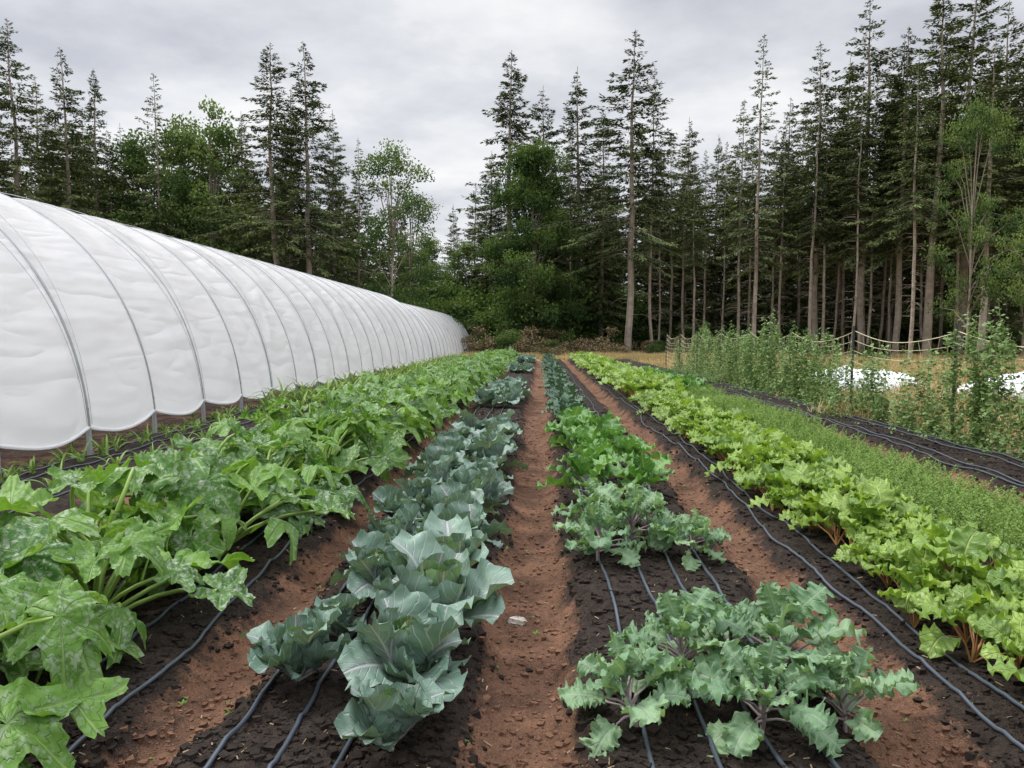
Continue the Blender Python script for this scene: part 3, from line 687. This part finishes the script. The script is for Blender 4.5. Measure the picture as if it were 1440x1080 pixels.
def world_x(u,Y): return (u-760)/1080.*Y          # bearing survey -> lateral distance
def need_h(vt,Y): return Y*math.tan(math.atan((540-vt)/1080.)-rad(4.5))+1.6-float(base_z(Y))
def tree(name,meshes,base_h,u,vt,Y,wide=1.0,parent=None):
    H=need_h(vt,Y); s=H/base_h; x=world_x(u,Y); sw=s*wide
    obj(name,meshes[rng.randint(len(meshes))],(x,Y,float(base_z(Y))-.1),(0,0,rng.rand()*6.28),(sw,sw,s),parent)
C=24
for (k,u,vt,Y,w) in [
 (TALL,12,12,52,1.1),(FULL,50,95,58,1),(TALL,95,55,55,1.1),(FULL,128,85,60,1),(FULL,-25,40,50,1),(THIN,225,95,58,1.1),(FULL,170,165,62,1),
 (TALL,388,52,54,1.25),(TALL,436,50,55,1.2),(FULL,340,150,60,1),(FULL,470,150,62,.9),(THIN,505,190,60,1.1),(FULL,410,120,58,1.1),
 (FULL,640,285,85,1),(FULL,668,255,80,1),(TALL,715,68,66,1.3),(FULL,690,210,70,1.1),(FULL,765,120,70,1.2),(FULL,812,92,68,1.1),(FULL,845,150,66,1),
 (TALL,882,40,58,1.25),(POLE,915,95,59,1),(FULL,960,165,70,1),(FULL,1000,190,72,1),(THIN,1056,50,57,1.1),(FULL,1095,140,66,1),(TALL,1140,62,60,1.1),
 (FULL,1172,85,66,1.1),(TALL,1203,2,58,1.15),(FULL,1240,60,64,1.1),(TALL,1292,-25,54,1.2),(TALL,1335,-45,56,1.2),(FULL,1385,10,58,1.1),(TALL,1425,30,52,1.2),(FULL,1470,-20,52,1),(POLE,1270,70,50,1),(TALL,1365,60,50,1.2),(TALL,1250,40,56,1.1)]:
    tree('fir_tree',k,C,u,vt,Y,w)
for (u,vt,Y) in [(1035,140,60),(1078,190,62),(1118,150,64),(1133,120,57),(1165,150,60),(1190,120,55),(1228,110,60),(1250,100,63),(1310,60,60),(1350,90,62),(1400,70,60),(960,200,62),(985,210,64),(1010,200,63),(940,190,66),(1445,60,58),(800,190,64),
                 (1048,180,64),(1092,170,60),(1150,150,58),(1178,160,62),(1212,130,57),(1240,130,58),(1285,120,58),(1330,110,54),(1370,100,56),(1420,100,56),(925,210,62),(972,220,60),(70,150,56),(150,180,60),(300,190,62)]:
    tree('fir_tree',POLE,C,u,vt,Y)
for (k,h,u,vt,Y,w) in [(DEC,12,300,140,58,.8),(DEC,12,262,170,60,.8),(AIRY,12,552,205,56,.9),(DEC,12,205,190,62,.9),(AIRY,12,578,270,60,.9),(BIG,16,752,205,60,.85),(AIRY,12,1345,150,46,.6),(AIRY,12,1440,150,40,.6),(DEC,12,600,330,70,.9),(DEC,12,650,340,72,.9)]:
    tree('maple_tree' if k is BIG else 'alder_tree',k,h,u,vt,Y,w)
fr=empty('distant_forest')
eu=[-400,0,100,200,300,400,500,560,605,640,680,760,850,950,1050,1150,1250,1350,1440,1800]
ev=[120,150,150,185,195,190,235,270,335,315,280,225,195,215,205,175,115,95,100,80]
for Y,st in ((70,40),(80,36),(95,34)):
    u=-250.
    while u<1680:
        uu=u+rng.randn()*10; vt=np.interp(uu,eu,ev)+rng.uniform(0,75)+ (20 if Y<75 else 0)
        if not (590<uu<660 and Y<85):
            tree('forest_fir',FAR,C,uu,vt,Y+rng.randn()*1.5,rng.uniform(1.0,1.35),fr)
        u+=st*rng.uniform(.7,1.3)
us=empty('forest_understory')
for i in range(130):
    Y=rng.uniform(64,80); u=rng.uniform(-100,1550); b=BUSH[0] if rng.rand()<.7 else BUSH[1]
    s=rng.uniform(.7,1.6)*(1.4 if u<900 else .7)
    obj('bush',b,(world_x(u,Y),Y,float(base_z(Y))-.2),(0,0,rng.rand()*6.28),s,us)
for (u,Y,s) in [(730,60,1.7),(690,64,1.2),(640,63,1.5),(600,62,1.5),(560,60,1.6),(520,60,1.4),(670,62,1.1),(615,58,1.0)]:
    obj('shrub',BUSH[rng.randint(2)],(world_x(u,Y),Y,float(base_z(Y))-.2),(0,0,rng.rand()*6.28),s)
br=empty('bramble_thicket')
for i in range(84):
    u=rng.uniform(640,850) if i<40 else (rng.uniform(840,1010) if i<58 else rng.uniform(1000,1500)); Y=rng.uniform(53,59)
    isb=(rng.rand()<.62)
    s=rng.uniform(.35,1.1)*(1.0 if u<860 else .7)*(1 if isb else .6)
    obj('bramble',BRAM[rng.randint(2)] if isb else BUSH[rng.randint(2)],(world_x(u,Y),Y,float(base_z(Y))-.1),(0,0,rng.rand()*6.28),s,br)

# ------------------------------------------------------------------ world, sun, camera
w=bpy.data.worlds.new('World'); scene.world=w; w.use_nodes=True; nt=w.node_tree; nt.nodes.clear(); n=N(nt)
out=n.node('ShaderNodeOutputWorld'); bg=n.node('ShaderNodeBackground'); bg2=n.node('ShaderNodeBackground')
sky=n.node('ShaderNodeTexSky'); sky.sky_type='NISHITA'; sky.sun_disc=False
SE,SA=52.,-70.   # elevation, azimuth from +Y clockwise
sky.sun_elevation=rad(SE); sky.sun_rotation=rad(SA)
n.L(sky.outputs[0],bg.inputs[0]); bg.inputs[1].default_value=.12
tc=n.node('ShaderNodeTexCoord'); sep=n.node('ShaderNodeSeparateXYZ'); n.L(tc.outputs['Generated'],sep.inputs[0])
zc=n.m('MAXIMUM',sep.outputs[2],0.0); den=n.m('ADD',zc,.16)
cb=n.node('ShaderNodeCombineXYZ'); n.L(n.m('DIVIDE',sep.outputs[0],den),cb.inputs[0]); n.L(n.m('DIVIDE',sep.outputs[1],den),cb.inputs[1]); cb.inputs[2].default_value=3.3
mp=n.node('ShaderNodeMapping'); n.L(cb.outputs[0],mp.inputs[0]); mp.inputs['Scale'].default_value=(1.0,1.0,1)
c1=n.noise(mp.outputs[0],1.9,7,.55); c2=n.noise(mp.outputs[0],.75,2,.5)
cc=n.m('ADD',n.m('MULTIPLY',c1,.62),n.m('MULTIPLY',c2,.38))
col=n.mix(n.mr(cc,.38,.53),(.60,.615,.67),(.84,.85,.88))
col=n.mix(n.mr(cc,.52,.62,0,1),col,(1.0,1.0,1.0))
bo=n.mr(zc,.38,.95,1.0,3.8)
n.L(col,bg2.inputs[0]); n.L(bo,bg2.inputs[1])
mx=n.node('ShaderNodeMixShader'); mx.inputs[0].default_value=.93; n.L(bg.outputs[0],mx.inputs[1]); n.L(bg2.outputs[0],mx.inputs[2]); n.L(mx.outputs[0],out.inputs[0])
sd=bpy.data.lights.new('sun','SUN'); sd.energy=3.0; sd.angle=rad(12); sd.color=(1,.95,.86)
so=bpy.data.objects.new('sun',sd); COL.objects.link(so)
d=Vector((math.sin(rad(SA))*math.cos(rad(SE)),math.cos(rad(SA))*math.cos(rad(SE)),math.sin(rad(SE))))
so.rotation_euler=d.to_track_quat('Z','Y').to_euler(); so.location=d*50
cd=bpy.data.cameras.new('camera'); cam=bpy.data.objects.new('camera',cd); COL.objects.link(cam)
cd.sensor_width=36; cd.lens=27; cd.clip_end=3000; cd.clip_start=.05
cam.location=(0,0,1.6); cam.rotation_euler=(rad(90-4.5),0,rad(2.12)); scene.camera=cam
scene.view_settings.view_transform='Standard'; scene.view_settings.look='None'; scene.view_settings.exposure=0
